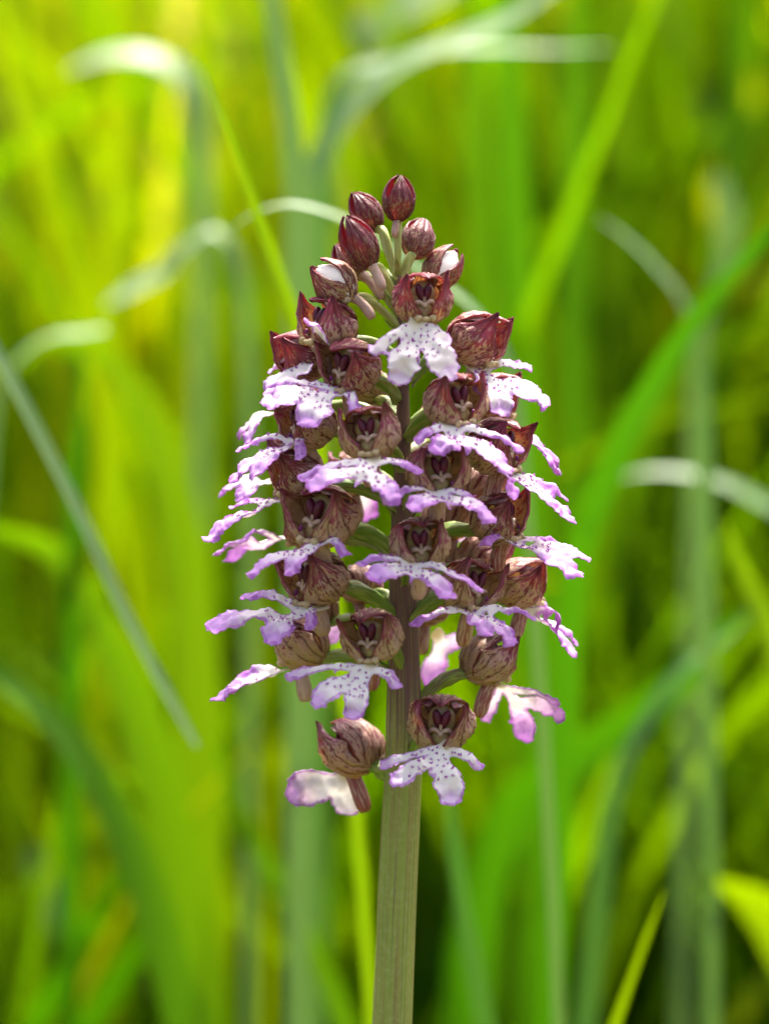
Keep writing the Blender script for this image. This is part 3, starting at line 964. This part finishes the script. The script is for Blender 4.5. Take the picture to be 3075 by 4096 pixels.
FL = [
 # hx, hy, depth, az, throat, arms and skirt lobes
 dict(hx=1688, hy=1195, d=9, az=8, T=(1665, 1272), aL=(1484, 1410), aR=(1800, 1370), sL=(1578, 1535), sR=(1822, 1505), tone=.72, pink=.15, lipkw=dict(wS=(2.15, 2.15), wA=1.2, curl=.2, rim=.12, spots=36, body=.30, fold=.4, wB=1.45, tooth=False), depth=dict(sL=5, sR=5, aL=3, aR=0)),
 dict(hx=1312, hy=1300, d=4, az=-52, T=(1312, 1388), sL=(1240, 1285), sR=(1262, 1275), s=.96, tone=.66, pitch=12, lipkw=dict(single=True, wS=1.5, wB=1.4, spots=0, rim=.9), depth=dict(sL=7, sR=7)),
 dict(hx=1905, hy=1358, d=2, az=68, T=(1870, 1452), aL=(1925, 1560), aR=(2131, 1452), sL=(2012, 1655), sR=(2212, 1600), tone=.78, pink=.35, lipkw=dict(wS=2.2, spots=36, rim=.3)),
 dict(hx=1402, hy=1465, d=8, az=-42, T=(1420, 1545), aL=(1075, 1520), aR=(1424, 1625), sL=(1043, 1588), sR=(1222, 1690), tone=.66, lipkw=dict(wS=2.4, rim=.35)),
 dict(hx=1212, hy=1425, d=-1, az=-70, T=(1272, 1402), aL=(1072, 1466), sL=(1045, 1565), sR=(1165, 1535), tone=.8, pink=.2, lipkw=dict(wS=2.5, spots=14, rim=.2), depth=dict(sL=4, sR=8)),
 dict(hx=1232, hy=1690, d=6, az=-60, T=(1252, 1722), aL=(944, 1778), aR=(1195, 1822), sL=(905, 1905), sR=(1000, 1890), tone=.6, lipkw=dict(wS=2.2, rim=.6)),
 dict(hx=1190, hy=1595, d=-8, az=-100, T=(1130, 1628), sL=(947, 1724), sR=(972, 1762), tone=.7, s=.9, lipkw=dict(wS=1.75, spots=0, wavy=.6)),
 dict(hx=1480, hy=1733, d=15, az=-12, T=(1500, 1830), aL=(1192, 1895), aR=(1686, 1872), sL=(1222, 1928), sR=(1592, 1992), tone=.45, lipkw=dict(wS=1.7, curl=.45)),
 dict(hx=1187, hy=1890, d=4, az=-70, T=(1152, 1985), aL=(920, 2008), sL=(842, 2104), sR=(812, 2144), tone=.6, lipkw=dict(wS=1.9, rim=.8)),
 dict(hx=1175, hy=1850, d=-8, az=-100, T=(1118, 1902), sL=(875, 1948), sR=(948, 1990), tone=.7, s=.85, lipkw=dict(wS=1.75, spots=0, wavy=.6)),
 dict(hx=1292, hy=2062, d=12, az=-34, T=(1340, 2138), aL=(1195, 2195), aR=(1388, 2208), sL=(980, 2278), sR=(1147, 2278), s=1.1, tone=.48, lipkw=dict(wS=1.6, curl=.45)),
 dict(hx=1235, hy=2105, d=-8, az=-100, T=(1190, 2142), aR=(952, 2142), sL=(900, 2225), sR=(846, 2196), tone=.7, s=.85, lipkw=dict(wS=1.75, spots=0, wavy=.6)),
 dict(hx=1262, hy=2312, d=9, az=-48, T=(1288, 2424), aL=(964, 2364), aR=(1243, 2500), sL=(815, 2485), sR=(1086, 2562), s=1.08, tone=.55, lipkw=dict(wS=2.3, wavy=.6)),
 dict(hx=1206, hy=2576, d=1, az=-98, T=(1185, 2662), aL=(942, 2690), sL=(880, 2760), sR=(840, 2786), tone=.42, pink=.2, s=.95, lipkw=dict(wS=2.0, spots=4, rim=.8)),
 dict(hx=1487, hy=2542, d=15, az=-16, T=(1490, 2655), aL=(1142, 2692), aR=(1598, 2732), sL=(1240, 2805), sR=(1410, 2868), tone=.42, lipkw=dict(wS=(1.8, 1.75), curl=.4, rim=.3, body=.36)),
 dict(hx=1412, hy=2990, d=-3, az=-135, pitch=8, ears=.7, T=(1392, 3092), sL=(1450, 3238), sR=(1138, 3172), tone=.6, pink=.5, attach=3140, lipkw=dict(wS=2.6, spots=0, curl=.3, rim=.2, body=.45, wB=1.8), depth=dict(sL=0, sR=2)),
 dict(hx=1764, hy=2890, d=13, az=-2, T=(1790, 2975), aL=(1522, 3055), aR=(1928, 3062), sL=(1562, 3126), sR=(1816, 3216), tone=.42, attach=3050, lipkw=dict(wS=(1.35, 2.1), curl=.25, spots=44, body=.36, rim=.25)),
 dict(hx=1948, hy=2638, d=-1, az=112, T=(1975, 2728), aL=(2238, 2798), aR=(1945, 2874), sL=(2264, 2850), sR=(2106, 2955), tone=.5, pink=.25, attach=2840, lipkw=dict(wS=1.9, spots=0, body=.45, rim=.35)),
 dict(hx=1676, hy=2172, d=16, az=6, T=(1646, 2240), aL=(1440, 2228), aR=(1935, 2342), sL=(1470, 2290), sR=(1820, 2374), tone=.40, lipkw=dict(wS=1.9, curl=.45)),
 dict(hx=1882, hy=2342, d=10, az=28, T=(1842, 2430), aL=(1648, 2480), aR=(2146, 2446), sL=(1945, 2508), sR=(2068, 2560), tone=.42, lipkw=dict(wS=2.1, curl=.45)),
 dict(hx=2082, hy=2335, d=-3, az=82, T=(2042, 2410), aL=(2258, 2442), aR=(2198, 2400), sL=(2310, 2608), sR=(2316, 2552), tone=.55, pink=.2, s=.95, lipkw=dict(wS=1.9, spots=3, rim=.8)),
 dict(hx=1925, hy=2235, d=-9, az=125, tone=.6, pink=.5, s=.9, lip=False),
 dict(hx=1992, hy=2072, d=5, az=58, T=(1978, 2152), aL=(1935, 2150), aR=(2255, 2165), sL=(2324, 2288), sR=(2362, 2206), tone=.6, pink=.1, lipkw=dict(wS=2.5, rim=.8, body=.40)),
 dict(hx=1748, hy=1880, d=15, az=12, T=(1722, 1955), aL=(1568, 1962), aR=(1934, 2000), sL=(1640, 2010), sR=(1990, 2060), tone=.40, lipkw=dict(wS=1.8, curl=.45)),
 dict(hx=1820, hy=1606, d=12, az=22, T=(1778, 1690), aL=(1670, 1742), aR=(2092, 1778), sL=(1742, 1786), sR=(2055, 1870), tone=.55, lipkw=dict(wS=1.9, curl=.45)),
 dict(hx=1975, hy=1590, d=-5, az=80, T=(2000, 1665), sL=(2228, 1850), sR=(2254, 1870), tone=.75, pink=.3, s=.9, lipkw=dict(wS=2.2, spots=8, rim=.9)),
 dict(hx=1985, hy=1785, d=5, az=55, T=(1975, 1862), aL=(2066, 1970), aR=(2280, 1978), sL=(2308, 2070), sR=(2244, 2012), tone=.66, pink=.1, lipkw=dict(wS=2.1, rim=.8, body=.40)),
 dict(hx=1915, hy=1945, d=-7, az=130, tone=.6, pink=.6, s=.85, lip=False),
 dict(hx=1440, hy=2335, d=-9, az=-150, tone=.62, pink=.5, s=.72, lip=False),
 dict(hx=1262, hy=2440, d=-9, az=-130, T=(1300, 2455), sL=(1345, 2545), sR=(1235, 2550), tone=.6, pink=.3, s=.8, lipkw=dict(wS=1.9, spots=0)),
 dict(hx=1700, hy=2415, d=-10, az=160, T=(1745, 2530), sL=(1850, 2575), sR=(1725, 2735), tone=.65, pink=.3, s=.85, lipkw=dict(wS=2.2, spots=0)),
 dict(hx=1420, hy=1890, d=-10, az=-150, tone=.6, pink=.4, s=.85, T=(1420, 1960), sL=(1480, 2060), sR=(1370, 2050), lipkw=dict(wS=1.9, spots=0)),
 dict(hx=1745, hy=1720, d=-10, az=165, tone=.6, pink=.4, s=.8, T=(1750, 1790), sL=(1790, 1900), sR=(1690, 1880), lipkw=dict(wS=1.8, spots=0)),
 dict(hx=1790, hy=2070, d=-11, az=150, tone=.6, pink=.4, s=.85, T=(1790, 2130), sL=(1860, 2170), sR=(1770, 2170), lipkw=dict(wS=1.8, spots=0)),
 dict(hx=1480, hy=1560, d=-9, az=-155, tone=.7, pink=.3, s=.75, T=(1480, 1620), sL=(1530, 1690), sR=(1440, 1690), lipkw=dict(wS=1.8, spots=0)),
]
for f in FL:
    flower(**f)

# leaves at the foot of the stem
def ribbon(path, width, n3, fold=0.12):
    path = np.asarray(path, float)
    T = np.gradient(path, axis=0)
    V, al = [], []
    m = len(path)
    for i in range(m):
        t = nrm(T[i])
        n_ = np.asarray(n3[i] if np.ndim(n3) == 2 else n3, float)
        n_ = nrm(n_ - t * np.dot(n_, t))
        sd_ = np.cross(t, n_)
        for q in (-1, 0, 1):
            V.append(path[i] + sd_ * q * width[i] * 0.5 - n_ * (width[i] * fold if q == 0 else 0))
            al.append(i / (m - 1))
    F = []
    for i in range(m - 1):
        for j in (0, 1):
            a = i * 3 + j
            F.append((a, a + 1, a + 4, a + 3))
    return np.array(V), F, al


for k in range(5):
    a = k * 2.4 + 0.5
    dv = np.array([math.cos(a), math.sin(a), 0])
    P = bez([(0, 0, 0.004) + dv * 0.004, dv * 0.03 + np.array([0, 0, 0.10]), dv * 0.10 + np.array([0, 0, 0.11]), dv * 0.15 + np.array([0, 0, 0.05])], 18)
    wd = np.interp(np.linspace(0, 1, 18), [0, .5, .8, 1], [0.014, 0.042, 0.030, 0.002])
    V, F, al = ribbon(P, wd, np.array([0, 0, 1.0]) - dv * 0.5)
    V2, F2, mi, src, _ = thicken(V, F, 0.0005, 0, 0)
    make("leaf", V2, F2, [M_LEAF], orchid, attrs={"tint": np.full(len(V2), .4), "along": np.array(al)[src]})

# ------------------------------------------------------------------ grass blades that can be told apart
def blade(pts, dist, wpx, mat, label, group=None, face=(0, -1, 0.4), tint=0.4, root=True, rootdx=0.0, dist2=None, prof=None, name="meadow_grass_plant"):
    dist *= 1.5
    dist2 = dist2 * 1.5 if dist2 else None
    """pts in photo pixels from the tip to the lowest visible point; dist millimetres behind the stem (dist2 at the last point)"""
    k = len(pts)
    dd = np.linspace(dist, dist2 if dist2 is not None else dist, k)
    P = [at(p[0], p[1], -q) for p, q in zip(pts, dd)]
    C = catmull(P, 9)
    nv = len(C)
    if root:
        last, tn = C[-1], nrm(C[-1] - C[-4])
        h = last[2]
        g = np.array([last[0] + tn[0] * 0.10 + rootdx, last[1] + 0.01, 0.0])
        ext = bez([last, last + tn * h * 0.35, g + np.array([0, 0, h * 0.35]), g], 14)[1:]
        C = np.vstack([C, ext])
    sc = (D + dist * MM) / D * PXM
    L = np.concatenate([[0], np.cumsum(np.linalg.norm(np.diff(C, axis=0), axis=1))])
    L /= L[nv - 1]
    pr = prof or [(0, 0.08), (0.12, 0.5), (0.45, 0.95), (0.8, 1.0), (2.0, 1.0), (5.0, 0.8)]
    wd = np.interp(L, [q[0] for q in pr], [q[1] for q in pr]) * wpx * sc
    fz = np.asarray(face, float)
    tw = rnd.uniform(-0.25, 0.25)
    N = np.array([nrm(fz + np.array([tw * math.sin(3 * l), 0, 0])) for l in L])
    V, F, al = ribbon(C, wd, N)
    org = C[-1] if root else C[len(C) // 2]
    o = make(name, V - org, F, [mat], None, loc=org, attrs={"tint": np.full(len(V), tint), "along": np.array(al)})
    tag(o, label, "grass" if name == "meadow_grass_plant" else "weed", group)
    return o


UPF = (0, -0.45, 0.9)
G, B_ = M_BLADE, M_BLUE
blade([(818, 275), (905, 500), (1010, 800), (1110, 1080), (1190, 1330), (1260, 1700), (1330, 2300)], 70, 64, G,
      "slender bright green blade with sharp tip slanting down behind the left buds", tint=.5, face=(.25, -.9, -.45), prof=[(0, .1), (.1, .45), (.5, .9), (1, 1), (5, 1)])
blade([(790, 2985), (650, 2730), (500, 2440), (340, 2090), (180, 1770), (0, 1430), (-200, 1120), (-420, 1000), (-640, 1150), (-760, 1700), (-800, 2600)], 85, 62, B_,
      "long straight grey-green blade hanging diagonally, its withered tip left of the lowest flowers", tint=.6, face=(0.35, -0.55, 0.8), prof=[(0, .5), (.06, .85), (.2, 1), (1, 1), (5, 1)])
blade([(860, 2960), (960, 3240), (1120, 3560), (1300, 3900), (1400, 4150)], 170, 90, G,
      "thin green blade sloping down toward the orchid stem below the withered tip", tint=.3)
blade([(-150, 2560), (0, 2700), (180, 2840), (360, 3060), (520, 3380), (640, 3720), (760, 4150)], 150, 170, G,
      "broad blade arching from grey-green to deep green left of the orchid", tint=.25, face=(0.1, -0.8, 0.7), prof=[(0, .35), (.3, .75), (.6, 1), (1, 1.1), (5, 1)])
blade([(-120, 2110), (60, 2140), (250, 2240), (420, 2520), (560, 2850), (680, 3300), (820, 4150)], 190, 190, G,
      "wide mid green blade bowing over toward the left, below the long diagonal blade", tint=.35, face=(.1, -1, -.25))
blade([(280, 275), (420, 222), (560, 215), (690, 262), (770, 360), (800, 520), (810, 900), (800, 1700), (800, 2600)], 260, 135, B_,
      "pale silvery blade folded over in a hook above the slanting green blade", face=UPF, tint=.95 * .9, prof=[(0, .25), (.04, .7), (.10, 1), (.2, .95), (.3, .55), (.5, .5), (5, .5)])
blade([(1075, -120), (1110, 150), (1150, 420), (1185, 760), (1190, 1150), (1190, 1700), (1190, 2600)], 150, 100, B_,
      "upright blue-green blade rising straight behind the left buds", tint=.6, face=(0.3, -1, 0.3), prof=[(0, .7), (.4, 1), (1, 1), (5, 1)])
blade([(2330, -130), (2050, 60), (1850, 150), (1620, 240), (1440, 380), (1310, 560), (1240, 760), (1225, 1150), (1225, 2000)], 200, 120, B_,
      "blue-green blade sweeping in a long arch over the topmost bud", face=UPF, tint=.5, prof=[(0, .4), (.15, 1), (.4, 1.1), (1, .8), (5, .8)])
blade([(2440, 190), (2250, 195), (2000, 190), (1750, 195), (1560, 245), (1400, 290), (1330, 420), (1300, 700), (1290, 1600)], 230, 80, B_,
      "thin level blue-green blade lying across the arching blade above the buds", face=UPF, tint=.2, prof=[(0, .05), (.22, .6), (.4, 1.1), (1, .8), (5, .6)])
blade([(1400, 190), (1500, 90), (1640, 0), (1850, -120)], 420, 210, B_, "wide pale drooping blade above the arching blue-green blade", face=UPF, tint=.6, root=False,
      prof=[(0, .3), (.2, .9), (1, 1)])
blade([(425, 1215), (540, 1145), (650, 1080), (720, 1000), (860, 925), (960, 1100), (1000, 1700), (1000, 2600)], 210, 120, B_,
      "short pale blade tip bent down to the left of the slanting blade", face=UPF, tint=.85, prof=[(0, .25), (.05, .95), (.12, 1), (.2, .5), (.4, .4), (5, .5)])
blade([(880, 960), (1000, 860), (1150, 815), (1320, 850), (1480, 930), (1700, 1090), (1900, 1240), (2050, 1500), (2120, 2200)], 90, 52, B_,
      "thin pale green blade curving in a bow behind the maroon buds", face=UPF, tint=.5)
blade([(420, 1315), (330, 1330), (220, 1340), (120, 1390), (40, 1480), (-20, 1640), (-60, 2000)], 180, 62, B_,
      "small pale blade drooping beside the long diagonal blade", face=UPF, tint=.6, prof=[(0, .8), (.3, .6), (.7, 1), (5, 1)])
blade([(60, 1490), (170, 1385), (280, 1360), (400, 1400), (520, 1530), (640, 1760), (720, 2100), (770, 2500), (800, 3000), (820, 4150)], 230, 190, G,
      "broad yellow-green blade arching over and down left of the flower spike", tint=.45, face=(.1, -1, -.2), prof=[(0, .1), (.08, .25), (.2, .6), (.4, 1), (5, 1)])
blade([(225, 1400), (300, 1420), (330, 1500), (318, 1700), (300, 1950), (290, 2600)], 190, 100, G,
      "dark green blade hanging under the arching yellow-green blade", tint=.0, face=(.6, -.6, -.4))
blade([(2390, 870), (2500, 945), (2620, 1060), (2740, 1220), (2800, 1500), (2820, 2200)], 170, 62, B_,
      "thin pale blade leaning over right of the spike toward the upright blades", face=UPF, tint=.5)
blade([(2870, 700), (2905, 850), (2900, 1020), (2850, 1180), (2800, 1330), (2780, 1800)], 260, 90, B_,
      "short pale upright blade with a bright rounded bent tip", face=UPF, tint=.9 * .9, prof=[(0, .9), (.15, 1.2), (.4, .7), (5, .7)])
blade([(3200, 800), (3060, 950), (2900, 1130), (2760, 1300), (2600, 1560), (2450, 1850), (2300, 2300), (2250, 3000)], 150, 120, G,
      "dark green blade slanting down to the orchid from the upper right", tint=.0, face=(.3, -.9, .42))
blade([(2480, 1905), (2600, 1885), (2740, 1890), (2880, 1925), (3000, 1980), (3150, 2080), (3300, 2300)], 200, 80, B_,
      "level blue-green blade tip reaching in beside the right-hand flowers", face=UPF, tint=.1)
blade([(3020, 2410), (2950, 2500), (2860, 2580), (2740, 2660), (2600, 2850), (2450, 3200), (2350, 4000)], 180, 80, B_,
      "grey-green blade pointing up and outward beside the lower right flowers", face=UPF, tint=.2)
blade([(2658, 3555), (2610, 3680), (2550, 3840), (2440, 4150)], 75, 50, G,
      "sharp bright green blade tip standing up in the shade right of the stem", tint=.6, face=(.3, -.9, -.4), prof=[(0, .1), (.3, .6), (1, 1.05), (5, 1.2)])
blade([(1795, 3190), (1820, 3400), (1850, 3620), (1900, 3880), (1950, 4150)], 110, 84, B_,
      "upright blue-green blade standing close behind the stem", tint=.0, face=(-.2, -1, .3), prof=[(0, .3), (.2, .7), (1, 1), (5, 1)])
blade([(2810, 3530), (2900, 3545), (3000, 3600), (3130, 3720), (3260, 3900)], 170, 300, G,
      "broad pointed bright green leaf at the edge of the dark hollow", tint=.6, face=(.1, -.85, -.5), name="broadleaf_weed", prof=[(0, .05), (.3, .45), (.7, .9), (1, 1), (5, .5)])
blade([(130, 3400), (190, 3540), (260, 3690), (300, 3830), (330, 4150)], 330, 165, B_,
      "pale silvery blade bent low under the broad arching blade", face=UPF, tint=.9 * .9, prof=[(0, .4), (.2, .9), (.6, .8), (.8, .4), (5, .4)])  # pale tint stands in for the highlight on the bend
blade([(560, 3380), (450, 3560), (330, 3760), (180, 4030), (100, 4200)], 200, 110, G,
      "dark green blade leaning across the foot of the broad arching blade", tint=.0, face=(.4, -.8, -.35))
blade([(700, 3560), (560, 3780), (430, 3980), (300, 4200)], 240, 120, G,
      "dark green blade leaning lower beside the arching blades", tint=.05, face=(.4, -.8, -.35))
blade([(2960, 2440), (2760, 2680), (2500, 2900), (2240, 3080), (2020, 3300), (1900, 3700), (1850, 4200)], 210, 200, G,
      "wide dark green blade slanting behind the lowest right flower", tint=.05, face=(.2, -.95, .1))
blade([(2890, 2080), (2950, 2230), (3010, 2370), (3080, 2520), (3150, 2800)], 140, 80, G,
      "bright green blade slanting outward below the level blue-green tip", tint=.5)
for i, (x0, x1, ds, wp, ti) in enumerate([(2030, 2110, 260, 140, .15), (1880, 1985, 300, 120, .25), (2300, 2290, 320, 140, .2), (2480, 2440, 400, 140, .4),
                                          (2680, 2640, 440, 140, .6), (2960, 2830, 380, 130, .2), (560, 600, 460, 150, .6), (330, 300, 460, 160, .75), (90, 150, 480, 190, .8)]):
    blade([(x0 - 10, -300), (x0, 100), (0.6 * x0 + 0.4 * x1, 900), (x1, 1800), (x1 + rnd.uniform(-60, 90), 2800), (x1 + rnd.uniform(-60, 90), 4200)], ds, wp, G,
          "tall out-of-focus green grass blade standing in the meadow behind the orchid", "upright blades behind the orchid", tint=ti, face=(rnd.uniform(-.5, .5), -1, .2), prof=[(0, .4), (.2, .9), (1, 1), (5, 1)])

# ------------------------------------------------------------------ the uncountable meadow behind
def meadow():
    V, F, tint, along, mi = [], [], [], [], []
    m = 11
    def add(x, y, H, lean, az, wd, arch, ti, mat, facez):
        P0 = np.array([x, y, -0.002])
        dv = np.array([math.cos(az), math.sin(az), 0])
        t = np.linspace(0, 1, m)
        hor = lean * t ** 1.6 + arch * np.clip(t - 0.55, 0, 1) ** 2
        ver = t - 0.9 * arch * np.clip(t - 0.6, 0, 1) ** 2
        P = P0 + dv * (hor * H)[:, None] + np.array([0, 0, 1.0]) * (ver * H)[:, None]
        T = np.gradient(P, axis=0)
        T /= np.linalg.norm(T, axis=1)[:, None]
        n_ = np.array([math.cos(facez), math.sin(facez), 0.0])
        side = np.cross(T, n_)
        side /= np.linalg.norm(side, axis=1)[:, None]
        prof = np.interp(t, [0, .3, .7, 1], [.7, 1, .85, .04]) * wd * 0.5
        o = len(V) // 1
        nn_ = np.cross(side, T)
        for i in range(m):
            V.append(P[i] - side[i] * prof[i]); V.append(P[i] + nn_[i] * prof[i] * 0.18); V.append(P[i] + side[i] * prof[i])
            tint.extend((ti,) * 3); along.extend((t[i],) * 3)
        for i in range(m - 1):
            for j in (0, 1):
                a = o + i * 3 + j
                F.append((a, a + 1, a + 4, a + 3)); mi.append(mat)
    r = random.Random(5)
    def field(n, y0, y1, xw, hmin, hmax, wmin, wmax):
        for _ in range(n):
            y = y0 + (y1 - y0) * r.random()
            x = r.uniform(-1, 1) * (xw + 0.22 * y)
            if y < 0.06 and abs(x) < 0.10: continue
            blue = r.random() < 0.07
            add(x, y, r.uniform(hmin, hmax), abs(r.gauss(0.0, 0.30)), r.uniform(0, 6.283), r.uniform(wmin, wmax), r.choice([0, 0, .3, .8, 1.6]) * r.random(),
                r.random() ** (0.9 if x < 0.05 else 1.4), 1 if blue else 0, r.uniform(0, 6.283))  # tints run lower on the right, putting its shade into the colour
    field(1500, 0.70, 1.60, 0.26, 0.45, 0.80, 0.007, 0.013)
    field(2800, 1.60, 4.00, 0.30, 0.50, 0.95, 0.009, 0.016)
    field(700, -0.15, 0.45, 0.34, 0.12, 0.30, 0.003, 0.006)
    for _ in range(1700):        # thick tangle right of the orchid, tints kept low to deepen its shade
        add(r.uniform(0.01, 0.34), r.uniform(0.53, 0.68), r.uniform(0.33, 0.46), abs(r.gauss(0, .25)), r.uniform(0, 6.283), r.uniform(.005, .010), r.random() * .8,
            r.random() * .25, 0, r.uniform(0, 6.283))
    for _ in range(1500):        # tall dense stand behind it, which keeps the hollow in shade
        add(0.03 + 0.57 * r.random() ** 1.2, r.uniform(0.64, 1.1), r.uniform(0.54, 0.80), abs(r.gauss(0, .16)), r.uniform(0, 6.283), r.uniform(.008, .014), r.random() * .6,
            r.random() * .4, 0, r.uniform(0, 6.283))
    for _ in range(200):
        add(r.uniform(-0.32, 0.02), r.uniform(0.40, 0.95), r.uniform(0.28, 0.43), abs(r.gauss(0, .25)), r.uniform(0, 6.283), r.uniform(.005, .010), r.random() * .8,
            r.random() * .7, 0, r.uniform(0, 6.283))
    for _ in range(3000):       # the meadow goes on at both sides
        y = r.uniform(0.05, 3.6)
        add(r.choice((-1, 1)) * r.uniform(0.30 + 0.18 * y, 1.5), y, r.uniform(0.40, 0.80), abs(r.gauss(0, .28)), r.uniform(0, 6.283), r.uniform(.007, .013), r.random() * .8,
            r.random(), 0, r.uniform(0, 6.283))
    nm_, fm_ = len(V), len(F)
    n_before = [(nm_, fm_)]
    while len(n_before) < 131:          # the nearest blades of the mass, each one a plant of its own
        y = r.uniform(0.46, 0.72)
        hw = 0.074 * (D + y) / D
        xx = r.uniform(-hw, hw)
        ln_ = abs(r.gauss(0.0, 0.33))
        if xx > 0 and r.random() < 0.5: xx = -xx
        if xx > -0.02: ln_ = min(ln_, 0.16)
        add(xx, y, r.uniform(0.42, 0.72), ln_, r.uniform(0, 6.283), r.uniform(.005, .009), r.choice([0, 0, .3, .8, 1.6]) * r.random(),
            r.random() * (.85 if xx < 0 else .35) * max(0.0, 1 - 2.5 * ln_), 0, r.uniform(0, 6.283))  # right-hand blades tinted darker, as if shaded
        n_before.append((len(V), len(F)))
    for (v0, f0), (v1, f1) in zip(n_before, n_before[1:]):
        pv = np.array(V[v0:v1])
        org = pv[1] * 1.0
        b = make("meadow_grass_plant", pv - org, [tuple(i - v0 for i in f) for f in F[f0:f1]], [M_GRASS], loc=org,
                 attrs={"tint": tint[v0:v1], "along": along[v0:v1]})
        tag(b, "tall out-of-focus green grass blade standing in the meadow behind the orchid", "grass", "upright blades behind the orchid")
    del V[nm_:], F[fm_:], tint[nm_:], along[nm_:], mi[fm_:]
    o = make("meadow_grass", V, F, [M_GRASS, M_BLUE], mi=mi, attrs={"tint": tint, "along": along})
    tag(o, "dense blurred mass of tall green meadow grass filling the background", "grass", kind="stuff")

meadow()
